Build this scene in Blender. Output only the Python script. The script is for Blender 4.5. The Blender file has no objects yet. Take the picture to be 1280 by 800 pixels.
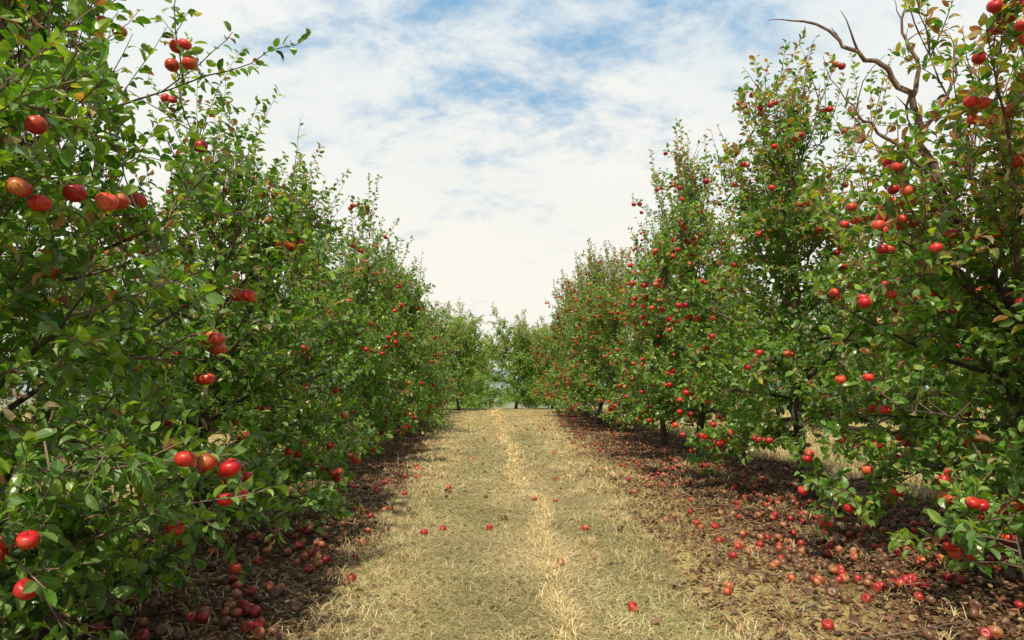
import bpy, math, numpy as np
from mathutils import Vector
rng = np.random.default_rng(7)
scene = bpy.context.scene
scene.view_settings.view_transform = 'Standard'
scene.view_settings.look = 'None'
scene.view_settings.exposure = 0
COL = scene.collection

# ---------------------------------------------------------------- helpers
def make_mesh(name, verts, faces_list, mats, cols=None, smooth=False):
    """faces_list: list of (faces array KxN, material index)"""
    me = bpy.data.meshes.new(name)
    verts = np.asarray(verts, dtype=np.float32)
    me.vertices.add(len(verts)); me.vertices.foreach_set("co", verts.ravel())
    idx = []; starts = []; mi = []; off = 0
    for f, m in faces_list:
        f = np.asarray(f, dtype=np.int32)
        if len(f) == 0: continue
        k = f.shape[1]
        idx.append(f.ravel()); starts.append(off + np.arange(len(f), dtype=np.int32) * k)
        mi.append(np.full(len(f), m, dtype=np.int32)); off += f.size
    idx = np.concatenate(idx); starts = np.concatenate(starts); mi = np.concatenate(mi)
    me.loops.add(len(idx)); me.polygons.add(len(starts))
    me.polygons.foreach_set("loop_start", starts)
    me.loops.foreach_set("vertex_index", idx)
    for m in mats: me.materials.append(m)
    me.polygons.foreach_set("material_index", mi)
    me.polygons.foreach_set("use_smooth", np.full(len(starts), smooth, dtype=bool))
    if cols is not None:
        a = me.color_attributes.new(name="Col", type='FLOAT_COLOR', domain='POINT')
        c = np.ones((len(verts), 4), dtype=np.float32); c[:, :3] = cols
        a.data.foreach_set("color", c.ravel())
    me.update(calc_edges=True)
    return me

def add_obj(name, data, parent=None, loc=None, **props):
    o = bpy.data.objects.new(name, data)
    COL.objects.link(o)
    if parent is not None: o.parent = parent
    if loc is not None: o.location = loc
    for k, v in props.items(): o[k] = v
    return o

def norm(a):
    return a / np.maximum(np.linalg.norm(a, axis=-1, keepdims=True), 1e-9)

def smooth01(x): 
    x = np.clip(x, 0, 1); return x * x * (3 - 2 * x)

def gz(x, y):
    x = np.asarray(x, float); y = np.asarray(y, float)
    near = np.exp(-(np.maximum(np.abs(x) - 8, 0) / 10) ** 2) * np.exp(-(np.maximum(np.abs(y) - 30, 0) / 20) ** 2)
    b = 0.018 * np.sin(x * 1.9 + 0.7 * np.sin(y * 0.6)) * np.cos(y * 0.9 + 1) + 0.012 * np.sin(x * 3.1 + y * 1.7)
    ridge = 0.03 * np.exp(-((x - 0.5) / 0.35) ** 2)
    d = np.maximum(y - 36, 0)
    drop = -14.0 * (1 - np.exp(-(d / 60) ** 1.5))
    return (b + ridge) * near + drop

# ---------------------------------------------------------------- materials
def new_mat(name):
    m = bpy.data.materials.new(name); m.use_nodes = True
    nt = m.node_tree; nt.nodes.clear()
    out = nt.nodes.new('ShaderNodeOutputMaterial')
    return m, nt, out
def N(nt, t, **kw):
    n = nt.nodes.new(t)
    for k, v in kw.items(): setattr(n, k, v)
    return n
def ramp(nt, stops):
    r = nt.nodes.new('ShaderNodeValToRGB')
    e = r.color_ramp.elements
    while len(e) < len(stops): e.new(0.5)
    for i, (p, c) in enumerate(stops):
        e[i].position = p; e[i].color = (*c, 1) if len(c) == 3 else c
    return r
def mixc(nt, a, b, fac, mode='MIX'):
    m = nt.nodes.new('ShaderNodeMix'); m.data_type = 'RGBA'; m.blend_type = mode
    L = nt.links
    for s, v in ((m.inputs[0], fac), (m.inputs[6], a), (m.inputs[7], b)):
        if hasattr(v, 'is_linked'): L.new(v, s)
        elif isinstance(v, (int, float)): s.default_value = v
        else: s.default_value = (*v, 1)
    return m.outputs[2]

def leaf_material(name, transl=0.32, rough=0.42, under=(0.16, 0.20, 0.10), underf=0.35):
    m, nt, out = new_mat(name); L = nt.links
    at = N(nt, 'ShaderNodeAttribute', attribute_name="Col")
    geo = N(nt, 'ShaderNodeNewGeometry')
    mu = N(nt, 'ShaderNodeMath', operation='MULTIPLY'); mu.inputs[1].default_value = underf
    L.new(geo.outputs['Backfacing'], mu.inputs[0])
    c = mixc(nt, at.outputs['Color'], under, mu.outputs[0])
    p = N(nt, 'ShaderNodeBsdfPrincipled'); p.inputs['Roughness'].default_value = rough
    L.new(c, p.inputs['Base Color'])
    if transl > 0:
        t = N(nt, 'ShaderNodeBsdfTranslucent')
        c2 = mixc(nt, c, (2.0, 2.1, 0.42), 1.0, 'MULTIPLY'); L.new(c2, t.inputs['Color'])
        mx = N(nt, 'ShaderNodeMixShader'); mx.inputs[0].default_value = transl
        L.new(p.outputs[0], mx.inputs[1]); L.new(t.outputs[0], mx.inputs[2]); L.new(mx.outputs[0], out.inputs[0])
    else: L.new(p.outputs[0], out.inputs[0])
    return m
M_LEAF = leaf_material("leaf_green", 0.36, 0.32, (0.20, 0.29, 0.12), 0.45)
M_LITTER = leaf_material("dry_leaf", 0.0, 0.75, (0.13, 0.07, 0.04), 0.3)
M_GRASS = leaf_material("dry_grass_blade", 0.0, 0.6, (0.3, 0.25, 0.12), 0.0)

def bark():
    m, nt, out = new_mat("bark"); L = nt.links
    tc = N(nt, 'ShaderNodeTexCoord')
    mp = N(nt, 'ShaderNodeMapping'); mp.inputs['Scale'].default_value = (1, 1, 0.35); L.new(tc.outputs['Object'], mp.inputs[0])
    nz = N(nt, 'ShaderNodeTexNoise'); nz.inputs['Scale'].default_value = 38; nz.inputs['Detail'].default_value = 6
    L.new(mp.outputs[0], nz.inputs['Vector'])
    r = ramp(nt, [(0.3, (0.024, 0.019, 0.014)), (0.55, (0.068, 0.053, 0.038)), (0.75, (0.16, 0.135, 0.105))])  # bark tones lowered, shade on the lower trunks worked into the colour
    L.new(nz.outputs['Fac'], r.inputs[0])
    # young upper wood is smoother and paler
    sx = N(nt, 'ShaderNodeSeparateXYZ'); L.new(tc.outputs['Object'], sx.inputs[0])
    up = N(nt, 'ShaderNodeMapRange'); up.inputs['From Min'].default_value = 1.6; up.inputs['From Max'].default_value = 3.0; L.new(sx.outputs['Z'], up.inputs['Value'])
    c = mixc(nt, r.outputs[0], mixc(nt, r.outputs[0], (2.6, 2.1, 1.9), 1.0, 'MULTIPLY'), up.outputs[0])
    p = N(nt, 'ShaderNodeBsdfPrincipled'); p.inputs['Roughness'].default_value = 0.85
    L.new(c, p.inputs['Base Color'])
    b = N(nt, 'ShaderNodeBump'); b.inputs['Strength'].default_value = 0.7; b.inputs['Distance'].default_value = 0.01
    L.new(nz.outputs['Fac'], b.inputs['Height']); L.new(b.outputs[0], p.inputs['Normal'])
    L.new(p.outputs[0], out.inputs[0]); return m
M_BARK = bark()
def twigm():
    m, nt, out = new_mat("twig_bark"); L = nt.links
    tc = N(nt, 'ShaderNodeTexCoord')
    nz = N(nt, 'ShaderNodeTexNoise'); nz.inputs['Scale'].default_value = 12; L.new(tc.outputs['Object'], nz.inputs['Vector'])
    r = ramp(nt, [(0.3, (0.07, 0.045, 0.03)), (0.7, (0.20, 0.13, 0.09))]); L.new(nz.outputs['Fac'], r.inputs[0])
    p = N(nt, 'ShaderNodeBsdfPrincipled'); p.inputs['Roughness'].default_value = 0.7
    L.new(r.outputs[0], p.inputs['Base Color']); L.new(p.outputs[0], out.inputs[0]); return m
M_TWIG = twigm()
def applem():
    m, nt, out = new_mat("apple_skin"); L = nt.links
    at = N(nt, 'ShaderNodeAttribute', attribute_name="Col")
    tc = N(nt, 'ShaderNodeTexCoord')
    mp = N(nt, 'ShaderNodeMapping'); mp.inputs['Scale'].default_value = (1, 1, 0.25); L.new(tc.outputs['Object'], mp.inputs[0])
    nz = N(nt, 'ShaderNodeTexNoise'); nz.inputs['Scale'].default_value = 110; nz.inputs['Detail'].default_value = 3
    L.new(mp.outputs[0], nz.inputs['Vector'])
    r = ramp(nt, [(0.35, (0.72, 0.7, 0.7)), (0.7, (1.15, 1.25, 1.2))]); L.new(nz.outputs['Fac'], r.inputs[0])
    c = mixc(nt, at.outputs['Color'], r.outputs[0], 1.0, 'MULTIPLY')
    p = N(nt, 'ShaderNodeBsdfPrincipled'); p.inputs['Roughness'].default_value = 0.38
    L.new(c, p.inputs['Base Color']); L.new(p.outputs[0], out.inputs[0]); return m
M_APPLE = applem()

def groundm():
    m, nt, out = new_mat("orchard_ground"); L = nt.links
    tc = N(nt, 'ShaderNodeTexCoord')
    n1 = N(nt, 'ShaderNodeTexNoise'); n1.inputs['Scale'].default_value = 22; n1.inputs['Detail'].default_value = 8; n1.inputs['Roughness'].default_value = 0.7
    L.new(tc.outputs['Object'], n1.inputs['Vector'])
    n2 = N(nt, 'ShaderNodeTexNoise'); n2.inputs['Scale'].default_value = 1.3; n2.inputs['Detail'].default_value = 5
    L.new(tc.outputs['Object'], n2.inputs['Vector'])
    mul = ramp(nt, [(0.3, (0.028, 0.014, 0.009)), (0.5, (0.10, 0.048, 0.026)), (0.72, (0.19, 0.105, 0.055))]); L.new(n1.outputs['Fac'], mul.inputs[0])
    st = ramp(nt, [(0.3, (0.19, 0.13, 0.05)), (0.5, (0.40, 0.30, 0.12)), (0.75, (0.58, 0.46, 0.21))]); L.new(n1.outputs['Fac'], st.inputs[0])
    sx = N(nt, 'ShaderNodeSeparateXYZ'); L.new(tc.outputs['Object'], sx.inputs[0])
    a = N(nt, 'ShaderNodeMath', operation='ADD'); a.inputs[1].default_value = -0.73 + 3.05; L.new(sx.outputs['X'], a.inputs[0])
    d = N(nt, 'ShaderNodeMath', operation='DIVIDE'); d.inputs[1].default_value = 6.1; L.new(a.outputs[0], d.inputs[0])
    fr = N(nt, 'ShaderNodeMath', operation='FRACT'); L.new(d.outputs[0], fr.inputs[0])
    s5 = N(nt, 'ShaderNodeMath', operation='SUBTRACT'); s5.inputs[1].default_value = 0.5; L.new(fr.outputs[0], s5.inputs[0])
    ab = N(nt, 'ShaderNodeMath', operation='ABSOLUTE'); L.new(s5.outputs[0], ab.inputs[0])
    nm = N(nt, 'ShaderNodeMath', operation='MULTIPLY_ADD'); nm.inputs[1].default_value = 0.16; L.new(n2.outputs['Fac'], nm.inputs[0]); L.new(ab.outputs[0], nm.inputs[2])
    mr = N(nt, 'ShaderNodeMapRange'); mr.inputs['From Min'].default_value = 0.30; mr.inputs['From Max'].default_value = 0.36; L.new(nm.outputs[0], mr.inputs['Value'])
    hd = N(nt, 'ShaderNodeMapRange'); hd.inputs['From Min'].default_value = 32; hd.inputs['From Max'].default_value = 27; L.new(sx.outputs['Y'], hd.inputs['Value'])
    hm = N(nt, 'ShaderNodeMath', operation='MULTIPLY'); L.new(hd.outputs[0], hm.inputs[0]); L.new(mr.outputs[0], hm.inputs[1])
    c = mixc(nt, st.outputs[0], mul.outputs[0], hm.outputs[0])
    mf = N(nt, 'ShaderNodeMapRange'); mf.inputs['From Min'].default_value = 60; mf.inputs['From Max'].default_value = 160; L.new(sx.outputs['Y'], mf.inputs['Value'])
    n3 = N(nt, 'ShaderNodeTexNoise'); n3.inputs['Scale'].default_value = 0.03; n3.inputs['Detail'].default_value = 6; L.new(tc.outputs['Object'], n3.inputs['Vector'])
    r3 = ramp(nt, [(0.35, (0.13, 0.16, 0.11)), (0.65, (0.27, 0.26, 0.18))]); L.new(n3.outputs['Fac'], r3.inputs[0])  # far fields, with aerial haze blended into their colour
    c = mixc(nt, c, r3.outputs[0], mf.outputs[0])
    p = N(nt, 'ShaderNodeBsdfPrincipled'); p.inputs['Roughness'].default_value = 0.95; p.inputs['Specular IOR Level'].default_value = 0.1
    L.new(c, p.inputs['Base Color'])
    b = N(nt, 'ShaderNodeBump'); b.inputs['Strength'].default_value = 0.8; b.inputs['Distance'].default_value = 0.03
    L.new(n1.outputs['Fac'], b.inputs['Height']); L.new(b.outputs[0], p.inputs['Normal'])
    L.new(p.outputs[0], out.inputs[0]); return m
def pathm():
    m, nt, out = new_mat("path_turf"); L = nt.links
    tc = N(nt, 'ShaderNodeTexCoord')
    mp = N(nt, 'ShaderNodeMapping'); mp.inputs['Scale'].default_value = (1, 0.45, 1); L.new(tc.outputs['Object'], mp.inputs[0])
    n1 = N(nt, 'ShaderNodeTexNoise'); n1.inputs['Scale'].default_value = 60; n1.inputs['Detail'].default_value = 8; n1.inputs['Roughness'].default_value = 0.8
    L.new(mp.outputs[0], n1.inputs['Vector'])
    n2 = N(nt, 'ShaderNodeTexNoise'); n2.inputs['Scale'].default_value = 1.6; n2.inputs['Detail'].default_value = 6
    L.new(mp.outputs[0], n2.inputs['Vector'])
    st = ramp(nt, [(0.32, (0.13, 0.09, 0.035)), (0.5, (0.44, 0.33, 0.14)), (0.68, (0.66, 0.54, 0.28))]); L.new(n1.outputs['Fac'], st.inputs[0])
    gr = ramp(nt, [(0.32, (0.12, 0.105, 0.035)), (0.55, (0.34, 0.29, 0.12)), (0.72, (0.52, 0.44, 0.21))]); L.new(n1.outputs['Fac'], gr.inputs[0])
    f = ramp(nt, [(0.42, (0, 0, 0)), (0.62, (1, 1, 1))]); L.new(n2.outputs['Fac'], f.inputs[0])
    c = mixc(nt, st.outputs[0], gr.outputs[0], f.outputs[0])
    p = N(nt, 'ShaderNodeBsdfPrincipled'); p.inputs['Roughness'].default_value = 0.95; p.inputs['Specular IOR Level'].default_value = 0.1
    L.new(c, p.inputs['Base Color'])
    b = N(nt, 'ShaderNodeBump'); b.inputs['Strength'].default_value = 0.9; b.inputs['Distance'].default_value = 0.015
    L.new(n1.outputs['Fac'], b.inputs['Height']); L.new(b.outputs[0], p.inputs['Normal'])
    L.new(p.outputs[0], out.inputs[0]); return m
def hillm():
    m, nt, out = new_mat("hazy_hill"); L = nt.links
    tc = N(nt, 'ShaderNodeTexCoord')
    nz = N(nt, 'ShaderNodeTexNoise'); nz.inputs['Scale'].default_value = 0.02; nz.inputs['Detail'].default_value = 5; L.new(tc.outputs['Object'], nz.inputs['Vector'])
    r = ramp(nt, [(0.3, (0.22, 0.28, 0.32)), (0.7, (0.29, 0.34, 0.37))]); L.new(nz.outputs['Fac'], r.inputs[0])  # distance haze painted into the hill colour
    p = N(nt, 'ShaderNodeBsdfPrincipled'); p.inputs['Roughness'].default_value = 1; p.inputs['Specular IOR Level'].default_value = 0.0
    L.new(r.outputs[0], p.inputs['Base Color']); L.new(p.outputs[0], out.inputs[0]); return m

# ---------------------------------------------------------------- ground
def axis_lines(dense_a, dense_b, step, far_a, far_b):
    a = list(np.arange(dense_a, dense_b + 1e-6, step))
    s = step; v = a[-1]; hi = []
    while v < far_b: s *= 1.25; v += s; hi.append(min(v, far_b))
    s = step; v = a[0]; lo = []
    while v > far_a: s *= 1.25; v -= s; lo.append(max(v, far_a))
    return np.array(lo[::-1] + a + hi)
def grid_mesh(name, X, Y, Z, mat, smooth=True):
    ny, nx = X.shape
    v = np.stack([X, Y, Z], -1).reshape(-1, 3)
    i = np.arange(ny * nx).reshape(ny, nx)
    f = np.stack([i[:-1, :-1], i[:-1, 1:], i[1:, 1:], i[1:, :-1]], -1).reshape(-1, 4)
    return make_mesh(name, v, [(f, 0)], [mat], smooth=smooth)
xs = axis_lines(-9, 11, 0.25, -3000, 3000); ys = axis_lines(-4, 60, 0.25, -400, 4000)
X, Y = np.meshgrid(xs, ys)
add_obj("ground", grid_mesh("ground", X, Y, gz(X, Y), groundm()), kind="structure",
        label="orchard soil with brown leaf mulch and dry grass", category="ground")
yy = np.arange(-2, 44, 0.12)
def pl(y): return -0.72 - 0.02 * y - 0.0006 * y * y
def pr(y): return 1.18 + 0.028 * y + 0.0012 * y * y
rr = np.random.default_rng(3)
ln = 0.12 * np.sin(yy * 2.3) + 0.08 * np.sin(yy * 5.1 + 1) + rr.normal(0, 0.04, len(yy))
rn = 0.12 * np.sin(yy * 1.9 + 2) + 0.08 * np.sin(yy * 4.3) + rr.normal(0, 0.04, len(yy))
U = np.linspace(0, 1, 21)
PX = (pl(yy) + ln)[:, None] * (1 - U) + (pr(yy) + rn)[:, None] * U
PY = np.repeat(yy[:, None], 21, 1)
add_obj("grass_path", grid_mesh("grass_path", PX, PY, gz(PX, PY) + 0.007, pathm()), kind="structure",
        label="straw coloured mown grass path between apple tree rows", category="path")
hx = np.linspace(-2500, 2500, 120); hy = np.array([1500, 1800, 2200, 2600, 3000.])
HX, HY = np.meshgrid(hx, hy)
prof = np.array([0, 0.55, 0.8, 1.0, 0.6])[:, None]
HZ = -16 + prof * (48 + 18 * np.sin(HX / 260 + 1) + 10 * np.sin(HX / 97))
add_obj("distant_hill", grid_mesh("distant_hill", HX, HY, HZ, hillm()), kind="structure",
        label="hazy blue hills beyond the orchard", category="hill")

# ---------------------------------------------------------------- tubes
class Geo:
    def __init__(s): s.v = []; s.f = []; s.n = 0
    def tube(s, pts, rad, sides):
        pts = np.asarray(pts, float); k = len(pts)
        t = norm(np.gradient(pts, axis=0))
        ref = np.array([0.31, 0.95, 0.05]) if abs(t[0][1]) < 0.8 else np.array([1., 0, 0])
        a = norm(np.cross(t, ref)); b = np.cross(t, a)
        ang = np.arange(sides) * 2 * np.pi / sides
        ring = pts[:, None] + np.asarray(rad)[:, None, None] * (np.cos(ang)[None, :, None] * a[:, None] + np.sin(ang)[None, :, None] * b[:, None])
        i = s.n + np.arange(k * sides).reshape(k, sides)
        j = np.roll(i, -1, 1)
        s.f.append(np.stack([i[:-1], j[:-1], j[1:], i[1:]], -1).reshape(-1, 4))
        s.v.append(ring.reshape(-1, 3)); s.n += k * sides
    def arrays(s): return np.concatenate(s.v), np.concatenate(s.f)

def grow(r, start, d, L, n, up=0.0, wob=0.12):
    pts = [np.array(start, float)]; d = d / np.linalg.norm(d); st = L / n
    for _ in range(n):
        d = d + r.normal(0, wob, 3); d[2] += up; d /= np.linalg.norm(d)
        pts.append(pts[-1] + d * st)
    return np.array(pts)

# oval leaf template (side, along, normal)
LT = np.array([[0, 0, 0], [-.20, .14, .06], [-.31, .44, .09], [-.22, .78, .02], [0, 1, -.14], [.22, .78, .02], [.31, .44, .09], [.20, .14, .06],
               [0, .16, .0], [0, .46, .01], [0, .78, -.06]])
LF4 = np.array([[1, 2, 9, 8], [2, 3, 10, 9], [8, 9, 6, 7], [9, 10, 5, 6]]); LF3 = np.array([[0, 1, 8], [3, 4, 10], [10, 4, 5], [0, 8, 7]])
NV = 11
def leaves_geo(P, A, S, W, r, nbias=0.7):
    n = len(P); A = norm(A)
    up = np.array([0, 0, 1.]) + r.normal(0, nbias, (n, 3))
    side = norm(np.cross(A, up)); nn = np.cross(side, A)
    curl = r.uniform(0.3, 2.6, n)
    T = LT[None].repeat(n, 0).copy()
    T[:, :, 0] *= W[:, None]; T[:, :, 2] *= curl[:, None]
    v = P[:, None] + S[:, None, None] * (T[..., 0:1] * side[:, None] + T[..., 1:2] * A[:, None] + T[..., 2:3] * nn[:, None])
    o = (np.arange(n) * NV)[:, None, None]
    return v.reshape(-1, 3), (o + LF4[None]).reshape(-1, 4), (o + LF3[None]).reshape(-1, 3)

def build_tree(seed, H, R, zlow=0.5, nl=34, napples=100, extra=0, warm=0.06, lean=(0, 0), leafy=1.0, boughs=(), thin=0.35, top=0.55, lsize=0.080, along=0.4, zmin=0.45, shoot=1.0, gain=1.0, tstart=0.35, arch=(), lowbias=1.0, apz=0.5):
    r = np.random.default_rng(seed)
    tr = Geo(); tw = Geo(); leafs = []; cand = []
    n = 16; z = np.linspace(-0.06, H * 0.84, n)
    wx = np.cumsum(r.normal(0, 0.03, n)); wy = np.cumsum(r.normal(0, 0.03, n)); wx -= wx[1]; wy -= wy[1]
    tp = np.stack([wx + lean[0] * (z / H), wy + lean[1] * (z / H), z], 1)
    f = np.linspace(0, 1, n)
    trd = 0.070 * (1 - 0.86 * f); trd[0] *= 1.5; trd[1] *= 1.12
    tr.tube(tp, trd, 12)
    def twig_leaves(pts, sp, a0=0.0, size=lsize):
        seg = np.linalg.norm(np.diff(pts, axis=0), axis=1); L = seg.sum()
        k = max(2, int(L * (1 - a0) / sp))
        u = a0 + (1 - a0) * (np.arange(k) + r.uniform(0, 1, k)) / k
        cu = np.concatenate([[0], np.cumsum(seg)]) / L
        P = np.stack([np.interp(u, cu, pts[:, i]) for i in range(3)], 1)
        td = pts[-1] - pts[0]; td = td / np.linalg.norm(td)
        rad = norm(np.cross(td[None], r.normal(0, 1, (k, 3))))
        A = td * 0.6 + rad * 0.8; A[:, 2] -= 0.10
        leafs.append((P + norm(A) * 0.012, A, size * r.uniform(0.62, 1.2, k)))
    ga = r.uniform(0, 6.28); lob = r.uniform(0, 6.28, 4)
    def secondary(pts, s, t, k_th, m=8):
        p = np.array([np.interp(s * m, np.arange(m + 1), pts[:, q]) for q in range(3)])
        tg = pts[min(m, int(s * m) + 1)] - pts[max(0, int(s * m) - 1)]; tg /= np.linalg.norm(tg)
        dd = tg * 0.5 + norm(r.normal(0, 1, 3)) * 0.85 + np.array([0, 0, 0.25 if t > 0.2 else -0.05])
        sl = r.uniform(0.24, 0.6)
        sp = grow(r, p, dd, sl, 4, up=0.02, wob=0.16)
        if sp[:, 2].min() < zmin: sp = grow(r, p, dd * np.array([1, 1, 0.2]) + np.array([0, 0, 0.15]), sl, 4, up=0.02, wob=0.1)
        tw.tube(sp, np.linspace(0.006, 0.003, 5), 4)
        if r.random() < leafy: twig_leaves(sp, 0.025 / k_th, 0.25)
        cand.append(sp[r.integers(1, 5)])
        for q in range(r.integers(3, 6)):
            if r.random() > k_th + 0.1: continue
            pp = sp[r.integers(1, 5)]
            dd2 = (sp[-1] - sp[0]); dd2 = dd2 / (np.linalg.norm(dd2) + 1e-6) * 0.5 + norm(r.normal(0, 1, 3)) * 0.8 + np.array([0, 0, 0.15])
            tpnt = grow(r, pp, dd2, r.uniform(0.1, 0.32), 3, up=0.02, wob=0.15)
            if tpnt[:, 2].min() < zmin - 0.12: continue
            tw.tube(tpnt, np.linspace(0.0035, 0.0018, 4), 3)
            if r.random() < leafy: twig_leaves(tpnt, 0.024, 0.05)
            cand.append(tpnt[2])
    for i in range(nl):
        t = ((i + r.uniform(0, 0.9)) / nl) ** lowbias
        zz = zlow + (H * 0.82 - zlow) * t
        base = np.array([np.interp(zz, z, tp[:, 0]), np.interp(zz, z, tp[:, 1]), zz])
        az = ga + i * 2.39996 + r.normal(0, 0.35)
        prof = (0.88 + 0.4 * t) if t < 0.3 else (1.0 - top * ((t - 0.3) / 0.7) ** 1.3)
        prof *= 1 + 0.16 * math.sin(2 * az + lob[0] + 3 * t) + 0.12 * math.sin(3 * az + lob[1] - 4 * t)
        L = R * prof * r.uniform(0.62, 1.18) * (1 + along * abs(math.sin(az)))
        el = math.radians(r.uniform(0, 22) + 46 * t) if t > 0.15 else math.radians(r.uniform(-2, 22))
        d = np.array([math.cos(az) * math.cos(el), math.sin(az) * math.cos(el), math.sin(el)])
        pts = grow(r, base, d, L, 8, up=r.uniform(-0.08, 0.04) + 0.06 * t, wob=0.11)
        rb = (0.010 + 0.008 * L) * (1 - 0.35 * t)
        tr.tube(pts, np.linspace(rb, 0.004, 9), 6)
        k_th = 1 - thin * float(smooth01((t - tstart) / 0.5))
        ns = max(4, int(L * 8.8 * k_th))
        for j in range(ns):
            secondary(pts, 0.15 + 0.85 * (j + r.uniform(0, 1)) / ns, t, k_th)
        for q in range(r.integers(0, 3) + (3 if t > 0.5 else 0)):
            p = pts[r.integers(3, 9)]
            sh = grow(r, p, np.array([r.normal(0, 0.3), r.normal(0, 0.3), 1.0]), shoot * r.uniform(0.35, 1.0) * (0.7 + 0.5 * t), 6, up=0.04, wob=0.06)
            tw.tube(sh, np.linspace(0.006, 0.002, 7), 4)
            twig_leaves(sh, 0.027 if r.random() < 0.72 else 0.1, 0.1, lsize * 0.9)
    for (az_, el_, z_, L_) in arch:
        base = np.array([np.interp(z_, z, tp[:, 0]), np.interp(z_, z, tp[:, 1]), z_])
        d = np.array([math.cos(az_) * math.cos(el_), math.sin(az_) * math.cos(el_), math.sin(el_)])
        pts = grow(r, base, d, L_, 8, up=0.0, wob=0.06)
        tr.tube(pts, np.linspace(0.014, 0.003, 9), 6)
        for j in range(int(L_ * 6)): secondary(pts, 0.25 + 0.75 * r.random(), 0.5, 0.7)
    for q in range(8):
        sh = grow(r, tp[-1 - (q // 3)], np.array([r.normal(0, 0.5), r.normal(0, 0.5), 1.0]), shoot * r.uniform(0.35, 0.9), 7, up=0.02, wob=0.07)
        tw.tube(sh, np.linspace(0.009, 0.002, 8), 4); twig_leaves(sh, 0.027, 0.05, lsize * 0.92)
    for (pl_, r0_, r1_) in boughs:        # leafless boughs above the crown
        q = np.array(pl_, float); k = len(q) * 3
        u = np.linspace(0, len(q) - 1, k); sm = np.stack([np.interp(u, np.arange(len(q)), q[:, c]) for c in range(3)], 1)
        sm[1:] += r.normal(0, 0.014, (k - 1, 3))
        tr.tube(sm, np.linspace(r0_, r1_, k), 7)
        for j in range(4, k, 2):
            s2 = grow(r, sm[j], norm(sm[j] - sm[j - 1]) * 0.4 + norm(r.normal(0, 1, 3)) * 0.8 + np.array([0, 0, 0.3]), r.uniform(0.1, 0.45), 4, 0.0, 0.22)
            tr.tube(s2, np.linspace(r1_ * 1.1, 0.002, 5), 4)
    P = np.concatenate([a[0] for a in leafs]); A = np.concatenate([a[1] for a in leafs]); S = np.concatenate([a[2] for a in leafs])
    n = len(P); W = r.uniform(0.75, 1.15, n)
    lv, l4, l3 = leaves_geo(P, A, S, W, r)
    g = r.random(n)
    dark = np.array([0.034, 0.105, 0.018]); mid = np.array([0.095, 0.215, 0.026]); lite = np.array([0.29, 0.40, 0.065])
    c = dark + (mid - dark) * np.clip(g * 1.6, 0, 1)[:, None]
    c = c + (lite - c) * (np.clip((r.random(n) - 0.5) * 1.8, 0, 1))[:, None]
    hf = np.clip(P[:, 2] / H, 0, 1.1)
    cl = 0.5 + 0.5 * np.sin(P[:, 0] * 3.1 + seed) * np.sin(P[:, 1] * 2.7 + 1.3 * seed) * np.sin(P[:, 2] * 3.4)
    wp = warm * (0.25 + 2.6 * hf ** 2) * (0.3 + 1.7 * cl)
    u = r.random(n)
    warmc = np.array([[0.30, 0.14, 0.09], [0.38, 0.20, 0.11], [0.40, 0.36, 0.09], [0.24, 0.10, 0.08]])[r.integers(0, 4, n)]
    c = np.where((u < wp)[:, None], warmc, c)
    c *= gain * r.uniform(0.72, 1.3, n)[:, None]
    tv, tf = tw.arrays()
    V = np.concatenate([lv, tv]); cols = np.concatenate([c.repeat(NV, 0), np.full((len(tv), 3), 0.1)])
    crown = make_mesh("crown", V, [(l4, 0), (l3, 0), (tf + len(lv), 1)], [M_LEAF, M_TWIG], cols, smooth=False)
    bv, bf = tr.arrays()
    trunk = make_mesh("trunk", bv, [(bf, 0)], [M_BARK], smooth=True)
    cand = np.array(cand); rd = np.hypot(cand[:, 0], cand[:, 1] / (1 + along))
    zb = np.clip((cand[:, 2] / H * 10).astype(int), 0, 11)
    rmax = np.array([np.percentile(rd[zb == b], 92) if (zb == b).sum() > 3 else 1 for b in range(12)])
    cnt = np.array([max((zb == b).sum(), 1) for b in range(12)])
    w = np.clip(rd / rmax[zb], 0, 1.2) ** 3.0 * np.clip((cand[:, 2] - 0.15) / 0.4, 0, 1) / cnt[zb] ** apz   # even out over the height
    w = np.maximum(w, 1e-7)
    tot = napples + extra
    pick = r.choice(len(cand), min(len(cand), tot * 3), replace=False, p=w / w.sum())
    ap = []
    if tot:
      for k in pick:
        m = 1 + (r.random() < 0.38) + (r.random() < 0.2)
        for q in range(m):
            p = cand[k] + np.array([r.normal(0, 0.025), r.normal(0, 0.025), -0.055]) + (0 if q == 0 else 1) * np.array([r.choice([-1, 1]) * 0.06, r.choice([-1, 1]) * 0.05, r.uniform(-.05, .03)])
            if all(np.linalg.norm(p - o) > 0.07 for o in ap): ap.append(p)
        if len(ap) >= tot: break
    print("tree", seed, "leaves", n, "apples", len(ap))
    return dict(trunk=trunk, crown=crown, ap=np.array(ap[:tot]), nap=napples, H=H)

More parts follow.
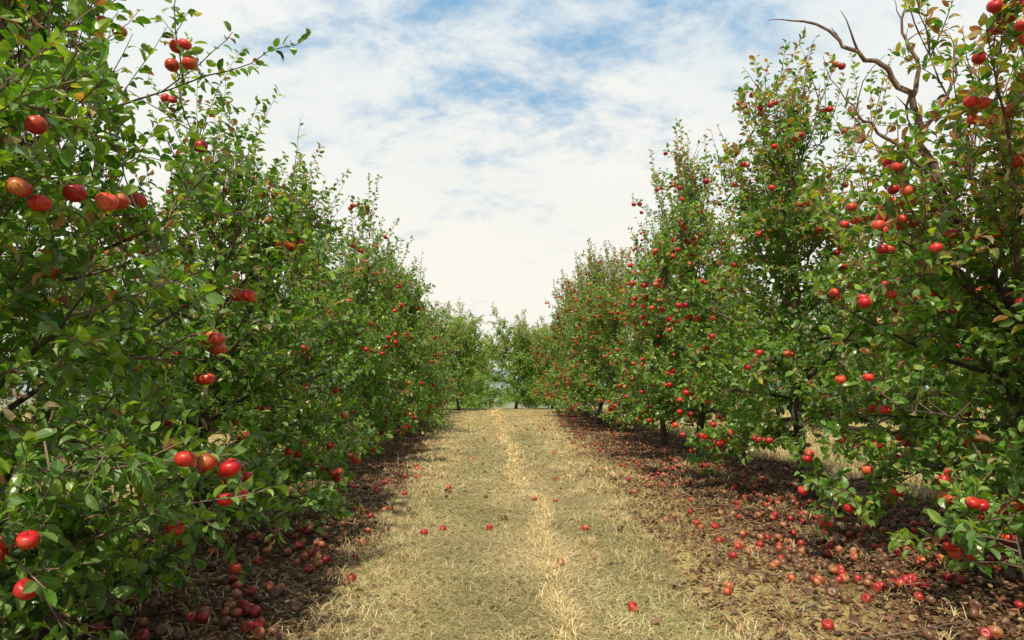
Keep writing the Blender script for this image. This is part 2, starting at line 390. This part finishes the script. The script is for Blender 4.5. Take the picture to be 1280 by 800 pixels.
# ---------------------------------------------------------------- apples
def apple_template(sides, rings):
    th = np.linspace(0, np.pi, rings + 1)[1:-1]
    def prof(t):
        rr_ = np.sin(t) * (1.0 + 0.07 * np.cos(t)) 
        zz = 0.90 * np.cos(t) - 0.34 * np.exp(-(t / 0.38) ** 2) + 0.20 * np.exp(-((np.pi - t) / 0.35) ** 2)
        return rr_, zz
    v = []
    for t in th:
        a, b = prof(t)
        for k in range(sides):
            ph = 2 * np.pi * k / sides
            wob = 1 + 0.025 * np.cos(5 * ph) * (1 if t > 1.8 else 0.3)
            v.append((a * wob * np.cos(ph), a * wob * np.sin(ph), b))
    top = len(v); v.append((0, 0, prof(0.0)[1])); bot = top + 1; v.append((0, 0, prof(np.pi)[1]))
    q = []; t3 = []
    m = len(th)
    for i in range(m - 1):
        for k in range(sides):
            k2 = (k + 1) % sides
            q.append((i * sides + k, (i + 1) * sides + k, (i + 1) * sides + k2, i * sides + k2))
    for k in range(sides):
        k2 = (k + 1) % sides
        t3.append((top, k, k2)); t3.append((bot, (m - 1) * sides + k2, (m - 1) * sides + k))
    nb = len(v)
    for (zz, ox, rs) in ((0.5, 0, .045), (0.95, 0.05, .035), (1.25, 0.14, .05)):
        for k in range(4): v.append((ox + rs * math.cos(k * 1.571), rs * math.sin(k * 1.571), zz))
    for i in range(2):
        for k in range(4):
            k2 = (k + 1) % 4
            q.append((nb + i * 4 + k, nb + i * 4 + k2, nb + i * 4 + 4 + k2, nb + i * 4 + 4 + k))
    q.append((nb + 8, nb + 9, nb + 10, nb + 11))
    return np.array(v), np.array(q), np.array(t3), nb
TH = apple_template(18, 12); TLo = apple_template(9, 7)
def apple_cols(T, r, fallen=False):
    v, q, t, nb = T
    d = norm(r.normal(0, 1, 3)); f = smooth01((v[:, :3] @ d - 0.2) / 0.9)[:, None]
    red = np.array([[0.54, 0.014, 0.018], [0.44, 0.010, 0.018], [0.62, 0.035, 0.022], [0.60, 0.022, 0.024], [0.60, 0.065, 0.03]])[r.integers(0, 5)]
    sec = np.array([[0.64, 0.20, 0.06], [0.60, 0.10, 0.04], [0.55, 0.04, 0.03], [0.44, 0.02, 0.02], [0.62, 0.28, 0.09]])[r.integers(0, 5)]
    if fallen:
        u = r.random()
        if u < 0.32: red = np.array([0.17, 0.075, 0.04]); sec = np.array([0.11, 0.05, 0.03])
        elif u < 0.58: red = np.array([0.38, 0.11, 0.05]); sec = np.array([0.44, 0.23, 0.09])
        elif u < 0.65: red = np.array([0.38, 0.21, 0.09]); sec = np.array([0.33, 0.10, 0.06])
        else: red = np.array([0.38, 0.030, 0.026])
    c = red * (1 - f * 0.8) + sec * f * 0.8
    c = c * r.uniform(0.8, 1.15)
    c = np.where((np.arange(len(v)) >= nb)[:, None], np.array([0.09, 0.06, 0.03]), c)
    cal = np.exp(-((v[:, 2] + 0.7) / 0.08) ** 2) * (np.hypot(v[:, 0], v[:, 1]) < 0.1)
    return c * (1 - 0.7 * cal[:, None])
def apple_mesh(r, rad, fallen=False):
    v, q, t, nb = TH
    s = np.array([rad * r.uniform(0.95, 1.05), rad * r.uniform(0.95, 1.05), rad * r.uniform(0.92, 1.02)])
    return make_mesh("apple", v * s, [(q, 0), (t, 0)], [M_APPLE], apple_cols(TH, r, fallen), smooth=True)
ra = np.random.default_rng(11)
AP_HANG = [apple_mesh(ra, ra.uniform(0.036, 0.043)) for _ in range(16)]
AP_FALL = [apple_mesh(ra, ra.uniform(0.026, 0.036), True) for _ in range(28)]
def rotm(r, tilt):
    a = r.uniform(0, 6.283); b = r.normal(0, tilt); c = r.uniform(0, 6.283)
    Rz = lambda q: np.array([[math.cos(q), -math.sin(q), 0], [math.sin(q), math.cos(q), 0], [0, 0, 1]])
    Rx = np.array([[1, 0, 0], [0, math.cos(b), -math.sin(b)], [0, math.sin(b), math.cos(b)]])
    return Rz(a) @ Rx @ Rz(c)
def joined_apples(name, P, r, tilt, fallen, T=TLo, r0=0.038, r1=0.045):
    v, q, t, nb = T; V = []; Q = []; T3 = []; C = []
    for i, p in enumerate(P):
        V.append((v * r.uniform(r0, r1)) @ rotm(r, tilt).T + p)
        Q.append(q + i * len(v)); T3.append(t + i * len(v)); C.append(apple_cols(T, r, fallen))
    return make_mesh(name, np.concatenate(V), [(np.concatenate(Q), 0), (np.concatenate(T3), 0)], [M_APPLE], np.concatenate(C), smooth=True)

# ---------------------------------------------------------------- trees
def place_tree(var, x, y, rot=0, sc=1.0, near=False, label="", group="apple trees in orchard rows"):
    e = add_obj("apple_tree", None, loc=(x, y, float(gz(x, y))), label=label, category="apple tree", group=group)
    e.empty_display_size = 0.3
    e.rotation_euler = (0, 0, rot); e.scale = (sc, sc, sc)
    add_obj("trunk", var['trunk'], parent=e); add_obj("crown", var['crown'], parent=e)
    if near:
        s = -1 if x > 0 else 1
        key = -(s * var['ap'][:, 0]) + 0.35 * var['ap'][:, 1]
        order = np.argsort(key); k = min(100, var['nap'])
        for p in var['ap'][order[:k]]:
            o = add_obj("apple", AP_HANG[ra.integers(0, 16)], parent=e, loc=tuple(p))
            o.rotation_euler = (ra.normal(0, 0.25), ra.normal(0, 0.25), ra.uniform(0, 6.28))
        if len(order) > k:
            add_obj("apples", joined_apples("apples", var['ap'][order[k:]], ra, 0.25, False), parent=e, kind="stuff")
    elif len(var['ap']):
        if 'apm' not in var: var['apm'] = joined_apples("apples", var['ap'], ra, 0.25, False)
        add_obj("apples", var['apm'], parent=e, kind="stuff")
    return e
VL1 = build_tree(111, 3.75, 1.08, 0.15, 56, 100, 0, 0.05, (0.0, 0.1), thin=0.78, top=0.36, lsize=0.068, zmin=0.05, tstart=0.42, shoot=1.15, lowbias=1.3, along=0.35,
                 arch=((0.9, 0.6, 2.4, 1.2),), apz=0.9)
VL2 = build_tree(102, 3.45, 1.2, 0.25, 42, 100, 0, 0.05, thin=0.68, zmin=0.18, lsize=0.075, lowbias=1.15)
VL3 = build_tree(103, 4.2, 1.28, 0.4, 40, 100, 60, 0.05, thin=0.5, zmin=0.28, gain=1.08)
BOUGHS = [
    ([(-0.45, 0, 2.3), (-0.68, -0.1, 2.8), (-0.78, -0.1, 3.15), (-0.84, -0.1, 3.45), (-1.05, -0.1, 3.68), (-1.30, -0.1, 3.78), (-1.50, -0.1, 4.0)], 0.038, 0.010),
    ([(-0.84, -0.1, 3.4), (-0.76, -0.1, 3.7), (-0.88, -0.1, 4.0), (-0.84, -0.1, 4.25)], 0.020, 0.005),
    ([(-0.78, -0.1, 3.15), (-0.6, -0.1, 3.4), (-0.46, -0.1, 3.6), (-0.44, -0.1, 3.9)], 0.018, 0.005),
    ([(-0.68, -0.1, 2.8), (-1.0, -0.1, 3.1), (-1.25, -0.1, 3.25), (-1.35, -0.1, 3.5)], 0.018, 0.005)]
VR1 = build_tree(205, 3.05, 1.5, 0.5, 42, 100, 150, 0.12, (-0.8, 0.0), thin=0.55, top=0.25, zmin=0.28, shoot=0.55, gain=1.1, boughs=BOUGHS)
VR2 = build_tree(202, 4.85, 1.38, 0.68, 46, 100, 170, 0.13, thin=0.5, zmin=0.58, gain=1.1, shoot=1.1)
VR3 = build_tree(203, 5.05, 1.35, 0.68, 46, 100, 170, 0.10, thin=0.5, zmin=0.58, gain=1.1, shoot=1.1)
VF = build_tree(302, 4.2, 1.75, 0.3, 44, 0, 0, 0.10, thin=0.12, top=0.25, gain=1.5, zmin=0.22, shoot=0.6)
LBL = "leafy apple tree with red apples on mulched soil"
place_tree(VL1, -2.42, 3.3, 0, 1, True, "tall apple tree with grey trunk and glossy dark leaves")
place_tree(VL2, -2.4, 5.95, 0, 1, True, "shorter apple tree with sparse red apples above dark mulch")
place_tree(VL3, -2.5, 9.9, 0, 1, True, LBL)
place_tree(VR1, 4.05, 4.95, 0, 1, True, "leaning apple tree heavy with clustered red apples and bare upper boughs")
place_tree(VR2, 3.73, 7.9, 0, 1, True, "tall apple tree with reddish leaves and dark trunk")
place_tree(VR3, 3.66, 11.6, 0, 1, True, LBL)
place_tree(VR2, 4.1, 1.2, 3.2, 0.8, False, LBL)  # unseen tree continuing the row, added to shade the near right ground
rp = np.random.default_rng(5)
def rot2(): return (0 if rp.random() < 0.5 else math.pi) + rp.normal(0, 0.25)
for i, y in enumerate(np.arange(13.7, 30, 3.7)):
    v = (VL3, VL2)[i % 2]; place_tree(v, -2.55 + rp.normal(0, 0.12), y + rp.normal(0, 0.25), rot2(), rp.uniform(0.94, 1.10) * (4.25 / v['H']) ** 0.8, False, LBL)
for i, y in enumerate(np.arange(15.2, 32, 3.6)):
    v = (VR3, VR2)[i % 2]; place_tree(v, 3.8 + rp.normal(0, 0.12), y + rp.normal(0, 0.25), rot2(), rp.uniform(0.92, 1.10), False, LBL)
FLB = "rounded pale green apple tree at the end of the grass path"
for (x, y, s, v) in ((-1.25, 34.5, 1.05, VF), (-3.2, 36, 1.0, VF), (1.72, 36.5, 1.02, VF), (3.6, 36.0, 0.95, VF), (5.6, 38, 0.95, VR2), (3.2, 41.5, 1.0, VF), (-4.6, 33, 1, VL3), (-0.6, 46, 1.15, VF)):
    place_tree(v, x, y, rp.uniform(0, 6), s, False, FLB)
for xr in (-8.5, 9.85, 16.0):
    for i, y in enumerate(np.arange(4, 37, 3.7)):
        v = (VR2, VR3, VL2, VR2, VL3)[i % 5]; place_tree(v, xr + rp.normal(0, 0.1), y + rp.normal(0, 0.2), rot2(), rp.uniform(0.85, 0.98), False, "apple tree in a neighbouring orchard row")

# ---------------------------------------------------------------- grass
def blades(X, Y, Lg, Wd, elev, r, cols, azm=None):
    n = len(X)
    az = r.uniform(0, 2 * np.pi, n) if azm is None else azm
    P = np.stack([X, Y, gz(X, Y) + 0.009], 1)
    h = np.stack([np.cos(az), np.sin(az), np.zeros(n)], 1); s = np.stack([-np.sin(az), np.cos(az), np.zeros(n)], 1)
    roll = r.uniform(-0.5, 0.5, n)
    s = s * np.cos(roll)[:, None]; s[:, 2] = np.sin(roll) * 0.7
    ce, se = np.cos(elev), np.sin(elev); e2 = elev * 0.35
    m = P + Lg[:, None] * 0.55 * (h * ce[:, None] + np.array([0, 0, 1]) * se[:, None])
    t = m + Lg[:, None] * 0.45 * (h * np.cos(e2)[:, None] + np.array([0, 0, 1]) * np.sin(e2)[:, None])
    w = Wd[:, None] * 0.5
    V = np.stack([P - s * w, P + s * w, m + s * w * 0.8, m - s * w * 0.8, t], 1).reshape(-1, 3)
    o = (np.arange(n) * 5)[:, None]
    return V, o + np.array([0, 1, 2, 3]), o + np.array([3, 2, 4]), cols.repeat(5, 0)
rg = np.random.default_rng(21)
def straw_cols(n, green=0.2):
    pal = np.array([[0.57, 0.44, 0.20], [0.66, 0.54, 0.29], [0.46, 0.335, 0.13], [0.72, 0.62, 0.37], [0.33, 0.22, 0.08]])
    c = pal[rg.integers(0, 5, n)]
    gp = np.array([[0.31, 0.31, 0.10], [0.38, 0.37, 0.15], [0.20, 0.22, 0.06]])[rg.integers(0, 3, n)]
    c = np.where((rg.random(n) < green)[:, None], gp, c)
    return c * rg.uniform(0.75, 1.2, n)[:, None]
parts = []
def add_blades(n, xf, y0, y1, L0, L1, W0, W1, e0, e1, green):
    Yb = rg.uniform(y0, y1, n); Xb = xf(Yb, n)
    g = green * (0.5 + 0.5 * np.sin(Xb * 2.1 + Yb * 0.8) * np.sin(Yb * 1.3 + 1)) * 2
    trk = np.exp(-((Xb - 1.0) / 0.22) ** 2) + np.exp(-((Xb + 0.12) / 0.26) ** 2)
    c = straw_cols(n, np.clip(g + 0.22 * trk, 0, 0.9))
    pt = (0.90 + 0.16 * np.sin(Xb * 3.7 + 1.1 * np.sin(Yb * 1.9)) * np.sin(Yb * 2.6 + Xb)) * (1 - 0.08 * trk)
    parts.append(blades(Xb, Yb, rg.uniform(L0, L1, n), rg.uniform(W0, W1, n), np.radians(rg.uniform(e0, e1, n)), rg, c * pt[:, None]))
def lane(Yb, n):
    u = rg.normal(0.5, 0.36, n); u = np.where(rg.random(n) < 0.65, rg.uniform(0.0, 1.0, n), u)
    return pl(Yb) + (pr(Yb) - pl(Yb)) * u
add_blades(125000, lane, 2.2, 8, 0.03, 0.10, 0.0022, 0.0042, 2, 28, 0.24)
add_blades(70000, lane, 8, 18, 0.05, 0.12, 0.004, 0.007, 2, 26, 0.20)
add_blades(30000, lane, 18, 42, 0.07, 0.14, 0.008, 0.014, 2, 24, 0.12)
def tuft(n, y0, y1, cx, sx, spacing, L0, L1, W, e1=70, br=1.2, cxf=None):
    k = int((y1 - y0) / spacing)
    cy = rg.uniform(y0, y1, k); cxs = (cx + 0.07 * np.sin(cy * 1.1) + 0.04 * np.sin(cy * 2.9) if cxf is None else cxf(cy)) + rg.normal(0, sx, k)
    i = (k * rg.random(n) ** 1.5).astype(int)
    Xb = cxs[i] + rg.normal(0, 0.035, n); Yb = cy[i] + rg.normal(0, 0.07, n)
    c = straw_cols(n, 0.03) * br
    parts.append(blades(Xb, Yb, rg.uniform(L0, L1, n), np.full(n, W) * rg.uniform(0.7, 1.3, n), np.radians(rg.uniform(5, e1, n)), rg, c))
tuft(11000, 2.5, 9, 0.50, 0.045, 0.06, 0.04, 0.11, 0.003, 50, 1.22)
tuft(8000, 9, 22, 0.50, 0.07, 0.07, 0.06, 0.14, 0.006, 50, 1.22)
tuft(4500, 22, 36, 0.5, 0.12, 0.10, 0.1, 0.18, 0.012, 48, 1.2)
tuft(2500, 3, 12, 0.75, 0.3, 0.2, 0.05, 0.10, 0.0035, 50, 1.05)
tuft(6500, 2.5, 9, 0, 0.18, 0.06, 0.05, 0.12, 0.003, 60, 1.0, lambda y: pl(y) + 0.08)
tuft(7000, 9, 30, 0, 0.22, 0.08, 0.07, 0.15, 0.007, 60, 1.0, lambda y: pl(y) + 0.12)
tuft(7000, 8, 30, 0, 0.25, 0.1, 0.07, 0.14, 0.007, 60, 1.0, lambda y: pr(y) - 0.15)
tuft(6500, 2.5, 9, 0, 0.25, 0.08, 0.04, 0.11, 0.003, 60, 0.95, lambda y: pr(y) - 0.02)
tuft(4500, 2.8, 14, 0, 0.9, 0.06, 0.05, 0.14, 0.004, 60, 0.85, lambda y: 3.0 + 0 * y)
tuft(2500, 2.8, 12, 0, 0.6, 0.06, 0.05, 0.13, 0.004, 60, 0.85, lambda y: -1.9 + 0 * y)
def outer(a, b):
    return lambda Yb, n: rg.uniform(a, b, n)
add_blades(32000, outer(4.8, 9.0), 3, 16, 0.1, 0.3, 0.004, 0.008, 20, 80, 0.05)
add_blades(12000, outer(-7.5, -4.0), 3, 16, 0.1, 0.3, 0.004, 0.008, 20, 80, 0.1)
add_blades(12000, outer(4.8, 9.0), 16, 36, 0.15, 0.35, 0.012, 0.02, 20, 80, 0.05)
off = 0; V = []; Q = []; T = []; C = []
for v, q, t, c in parts:
    V.append(v); Q.append(q + off); T.append(t + off); C.append(c); off += len(v)
add_obj("dry_grass", make_mesh("dry_grass", np.concatenate(V), [(np.concatenate(Q), 0), (np.concatenate(T), 0)], [M_GRASS], np.concatenate(C)),
        kind="stuff", label="dry straw coloured grass blades on the lane", category="grass")

# ---------------------------------------------------------------- leaf litter
def litter(n, x0, x1, y0, y1, s0, s1):
    return np.stack([rg.uniform(x0, x1, n), rg.uniform(y0, y1, n), s0 + (s1 - s0) * rg.random(n) ** 2.2], 1)
Lt = np.concatenate([litter(18000, -4.0, -0.3, 2, 9, .014, .058), litter(9000, -4.0, -0.6, 9, 24, .03, .07), litter(2500, -4, -1.2, 24, 32, .05, .09),
                     litter(34000, 1.1, 5.2, 2, 9, .014, .058), litter(16000, 1.3, 5.2, 9, 24, .03, .07), litter(3500, 2.2, 5.2, 24, 32, .05, .09),
                     litter(900, -0.7, 1.5, 2.5, 20, .03, .055)])
n = len(Lt)
dl = Lt[:, 0] - pl(Lt[:, 1]); dr = pr(Lt[:, 1]) - Lt[:, 0]
ins = np.minimum(dl, dr); edge = 0.12 * np.sin(Lt[:, 1] * 2.1) + 0.1 * np.sin(Lt[:, 1] * 4.7)
keep = (ins < edge) | (rg.random(n) < 0.35 * np.exp(-np.maximum(ins - edge, 0) / 0.2)) | (np.arange(n) >= n - 900)
Lt = Lt[keep]; n = len(Lt)
P = np.stack([Lt[:, 0], Lt[:, 1], gz(Lt[:, 0], Lt[:, 1]) + rg.uniform(0.006, 0.022, n)], 1)
az = rg.uniform(0, 6.283, n); A = np.stack([np.cos(az), np.sin(az), rg.normal(0.05, 0.25, n)], 1)
lv, l4, l3 = leaves_geo(P, A, Lt[:, 2], rg.uniform(0.8, 1.5, n), rg, 0.45)
pal = np.array([[0.20, 0.095, 0.042], [0.11, 0.054, 0.028], [0.26, 0.14, 0.062], [0.38, 0.25, 0.12], [0.055, 0.03, 0.018], [0.21, 0.08, 0.042], [0.19, 0.15, 0.055], [0.09, 0.046, 0.026]])
c = pal[rg.integers(0, 8, n)] * rg.uniform(0.7, 1.3, n)[:, None]
add_obj("leaf_litter", make_mesh("leaf_litter", lv, [(l4, 0), (l3, 0)], [M_LITTER], c.repeat(NV, 0)), kind="stuff",
        label="brown and russet fallen leaves under the trees", category="fallen leaves")

# ---------------------------------------------------------------- fallen twigs
rt = np.random.default_rng(77)
tws = [(2.55, 4.1, 1.1, 0.9), (2.0, 4.6, 2.6, 0.6), (2.9, 5.2, 0.3, 0.8), (1.75, 3.9, 0.8, 0.4), (-1.5, 4.6, 2.2, 0.5), (2.3, 6.2, 2.9, 0.7), (1.9, 3.5, 0.3, 0.6)]
tws += [(rt.uniform(1.9, 4.2), rt.uniform(3.6, 8), rt.uniform(0, 3.1), rt.uniform(0.35, 0.8)) for _ in range(9)]
for (x, y, az, L) in tws:
    g = Geo(); r = np.random.default_rng(int(x * 100 + y * 10) + 500)
    pts = grow(r, (0, 0, 0), np.array([math.cos(az), math.sin(az), 0.0]), L, 7, 0, 0.12)
    pts[:, 2] = np.abs(pts[:, 2]) * 0.4 + 0.02
    g.tube(pts, np.linspace(0.008, 0.003, 8), 6)
    for k in (2, 4, 5):
        d = (pts[k + 1] - pts[k]); d = d / np.linalg.norm(d) + np.array([r.normal(0, .6), r.normal(0, .6), 0.15])
        g.tube(grow(r, pts[k], d, L * 0.3, 3, 0.0, 0.1), np.linspace(0.004, 0.002, 4), 4)
    v, f = g.arrays()
    add_obj("fallen_twig", make_mesh("fallen_twig", v, [(f, 0)], [M_TWIG], smooth=True), loc=(x, y, float(gz(x, y))),
            label="thin bare brown twig lying on leaf litter", category="twig", group="twigs fallen under the trees")

# ---------------------------------------------------------------- fallen apples
rf = np.random.default_rng(33)
pts = []
cells = {}
def try_add(x, y, dmin=0.062):
    k = (int(x // 0.08), int(y // 0.08))
    for a in (-1, 0, 1):
        for b in (-1, 0, 1):
            for (px, py) in cells.get((k[0] + a, k[1] + b), ()):
                if (px - x) ** 2 + (py - y) ** 2 < dmin * dmin: return
    cells.setdefault(k, []).append((x, y)); pts.append((x, y))
def dens(x, y): return 0.5 + 0.5 * math.sin(x * 2.9 + 1.9 * math.sin(y * 0.9)) * math.sin(y * 1.9 + x)
def scat(n, cx, sx, y1, f=0.5):
    for _ in range(n):
        y = rf.uniform(2.6, y1) if rf.random() < f else rf.uniform(2.6, 11); x = rf.normal(cx, sx)
        if rf.random() < 0.10 + 0.9 * dens(x, y) ** 2: try_add(x, y)
scat(1250, 3.15, 0.70, 32, 0.45)
scat(520, -1.7, 0.45, 26, 0.35)
for _ in range(110): try_add(rf.uniform(1.75, 4.3), rf.uniform(3.2, 7.2))
for _ in range(60): try_add(rf.uniform(-1.9, -0.85), rf.uniform(3.2, 9))
for _ in range(36): try_add(rf.uniform(-0.6, 1.6), rf.uniform(3.5, 22))
for _ in range(40):
    cx, cy = (rf.normal(2.7, 0.5), rf.uniform(3.4, 9)) if rf.random() < 0.7 else (rf.normal(-1.35, 0.3), rf.uniform(3.6, 8))
    for q in range(rf.integers(3, 9)): try_add(cx + rf.normal(0, 0.08), cy + rf.normal(0, 0.08))
pts = [p for p in pts if p[0] < 5.2]
print("fallen", len(pts))
def inview(p):
    x, y = p; return y > 3.3 and -0.74 < x / y < 0.80
vis = sorted([p for p in pts if inview(p)], key=lambda p: p[1])
ind = vis[:300]; inds = set(ind); rest = [p for p in pts if p not in inds]
for (x, y) in ind:
    k = int(rf.integers(0, 28)); 
    if abs(x - 0.4) < 0.9: lab = "small red apple fallen on the dry grass path"
    else: lab = "fallen red apple lying on brown leaf litter"
    o = add_obj("fallen_apple", AP_FALL[k], loc=(x, y, float(gz(x, y)) + 0.033), label=lab, category="apple", group="apples fallen on the ground")
    o.rotation_euler = (rf.uniform(-1.4, 1.4), rf.uniform(-1.4, 1.4), rf.uniform(0, 6.28))
R3 = np.array([(x, y, float(gz(x, y)) + 0.031) for x, y in rest])
add_obj("fallen_apples", joined_apples("fallen_apples", R3, rf, 1.2, True, TLo, 0.027, 0.036), kind="stuff",
        label="many red and brown apples scattered under the trees", category="apples")

# ---------------------------------------------------------------- light
SE = math.radians(52); SR = math.radians(180 + 16)
to_sun = Vector((math.sin(SR) * math.cos(SE), math.cos(SR) * math.cos(SE), math.sin(SE)))
sl = bpy.data.lights.new("sun", 'SUN'); sl.energy = 5.0; sl.angle = math.radians(0.6); sl.color = (1.0, 0.91, 0.72)
so = bpy.data.objects.new("sun", sl); COL.objects.link(so); so.rotation_euler = to_sun.to_track_quat('Z', 'Y').to_euler(); so.location = (-5, -8, 14)

w = bpy.data.worlds.new("World"); scene.world = w; w.use_nodes = True
nt = w.node_tree; nt.nodes.clear(); L = nt.links
out = N(nt, 'ShaderNodeOutputWorld'); bg = N(nt, 'ShaderNodeBackground')
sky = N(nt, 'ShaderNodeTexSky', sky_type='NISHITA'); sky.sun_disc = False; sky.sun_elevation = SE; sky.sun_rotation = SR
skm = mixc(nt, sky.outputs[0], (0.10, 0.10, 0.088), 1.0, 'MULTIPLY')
tc = N(nt, 'ShaderNodeTexCoord')
sx = N(nt, 'ShaderNodeSeparateXYZ'); L.new(tc.outputs['Generated'], sx.inputs[0])
fr = N(nt, 'ShaderNodeMapRange', interpolation_type='SMOOTHSTEP'); fr.inputs['From Min'].default_value = 0.0; fr.inputs['From Max'].default_value = 0.55
L.new(sx.outputs['Y'], fr.inputs['Value'])
hf_ = N(nt, 'ShaderNodeMath', operation='MULTIPLY'); hf_.inputs[1].default_value = 0.75; L.new(fr.outputs[0], hf_.inputs[0])
sc = mixc(nt, skm, (0.27, 0.55, 0.84), hf_.outputs[0])
zz = N(nt, 'ShaderNodeMath', operation='MAXIMUM'); zz.inputs[1].default_value = 0.0; L.new(sx.outputs['Z'], zz.inputs[0])
za = N(nt, 'ShaderNodeMath', operation='ADD'); za.inputs[1].default_value = 0.35; L.new(zz.outputs[0], za.inputs[0])
dx = N(nt, 'ShaderNodeMath', operation='DIVIDE'); L.new(sx.outputs['X'], dx.inputs[0]); L.new(za.outputs[0], dx.inputs[1])
dy = N(nt, 'ShaderNodeMath', operation='DIVIDE'); L.new(sx.outputs['Y'], dy.inputs[0]); L.new(za.outputs[0], dy.inputs[1])
cb = N(nt, 'ShaderNodeCombineXYZ'); L.new(dx.outputs[0], cb.inputs[0]); L.new(dy.outputs[0], cb.inputs[1])
mpc = N(nt, 'ShaderNodeMapping'); mpc.inputs['Rotation'].default_value = (0, 0, math.radians(35)); mpc.inputs['Scale'].default_value = (0.95, 1.25, 1); mpc.inputs['Location'].default_value = (1.7, 4.2, 0); L.new(cb.outputs[0], mpc.inputs[0])
n1 = N(nt, 'ShaderNodeTexNoise'); n1.inputs['Scale'].default_value = 4.2; n1.inputs['Detail'].default_value = 13; n1.inputs['Roughness'].default_value = 0.66; n1.inputs['Distortion'].default_value = 0.18
L.new(mpc.outputs[0], n1.inputs['Vector'])
n2 = N(nt, 'ShaderNodeTexNoise'); n2.inputs['Scale'].default_value = 2.6; n2.inputs['Detail'].default_value = 10; n2.inputs['Roughness'].default_value = 0.66; n2.inputs['Distortion'].default_value = 0.15
L.new(mpc.outputs[0], n2.inputs['Vector'])
vs = N(nt, 'ShaderNodeVectorMath', operation='SUBTRACT'); L.new(tc.outputs['Generated'], vs.inputs[0]); vs.inputs[1].default_value = (0.08, 0.8, 0.50)
vm = N(nt, 'ShaderNodeVectorMath', operation='MULTIPLY'); L.new(vs.outputs[0], vm.inputs[0]); vm.inputs[1].default_value = (1 / 0.46, 0.0, 1 / 0.27)
vl = N(nt, 'ShaderNodeVectorMath', operation='LENGTH'); L.new(vm.outputs[0], vl.inputs[0])
mm = N(nt, 'ShaderNodeMapRange'); mm.inputs['From Min'].default_value = 0.1; mm.inputs['From Max'].default_value = 1.1
mm.inputs['To Min'].default_value = -0.07; mm.inputs['To Max'].default_value = 0.23; L.new(vl.outputs['Value'], mm.inputs['Value'])
ad = N(nt, 'ShaderNodeMath', operation='ADD'); L.new(n1.outputs['Fac'], ad.inputs[0]); L.new(mm.outputs[0], ad.inputs[1])
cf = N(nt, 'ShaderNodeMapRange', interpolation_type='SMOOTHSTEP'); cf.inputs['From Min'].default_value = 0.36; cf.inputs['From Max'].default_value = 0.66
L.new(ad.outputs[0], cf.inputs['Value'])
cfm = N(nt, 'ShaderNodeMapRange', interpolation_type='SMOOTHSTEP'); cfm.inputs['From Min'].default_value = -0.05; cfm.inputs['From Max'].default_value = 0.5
cfm.inputs['To Min'].default_value = 0.32; cfm.inputs['To Max'].default_value = 1.0; L.new(sx.outputs['Y'], cfm.inputs['Value'])  # cloud cover thinned behind the camera, shaped to cut fill light
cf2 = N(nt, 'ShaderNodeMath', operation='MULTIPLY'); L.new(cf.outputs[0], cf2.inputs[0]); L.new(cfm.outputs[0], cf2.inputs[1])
cr = ramp(nt, [(0.32, (0.72, 0.82, 0.87)), (0.5, (0.86, 0.90, 0.90)), (0.66, (0.96, 0.955, 0.92))]); L.new(n2.outputs['Fac'], cr.inputs[0])
hz = N(nt, 'ShaderNodeMapRange'); hz.inputs['From Min'].default_value = 0.50; hz.inputs['From Max'].default_value = 0.15; L.new(sx.outputs['Z'], hz.inputs['Value'])
cc = mixc(nt, cr.outputs[0], (0.97, 0.94, 0.855), hz.outputs[0])
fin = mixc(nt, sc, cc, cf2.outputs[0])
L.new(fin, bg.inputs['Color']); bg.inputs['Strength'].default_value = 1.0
L.new(bg.outputs[0], out.inputs[0])

# ---------------------------------------------------------------- camera
cam = bpy.data.cameras.new("camera"); cam.lens = 24; cam.sensor_width = 36; cam.clip_start = 0.05; cam.clip_end = 8000
co = bpy.data.objects.new("camera", cam); COL.objects.link(co)
co.location = (0, 0, 1.3); co.rotation_euler = (math.radians(90 + 5.36), 0, math.radians(-2.35))
scene.camera = co
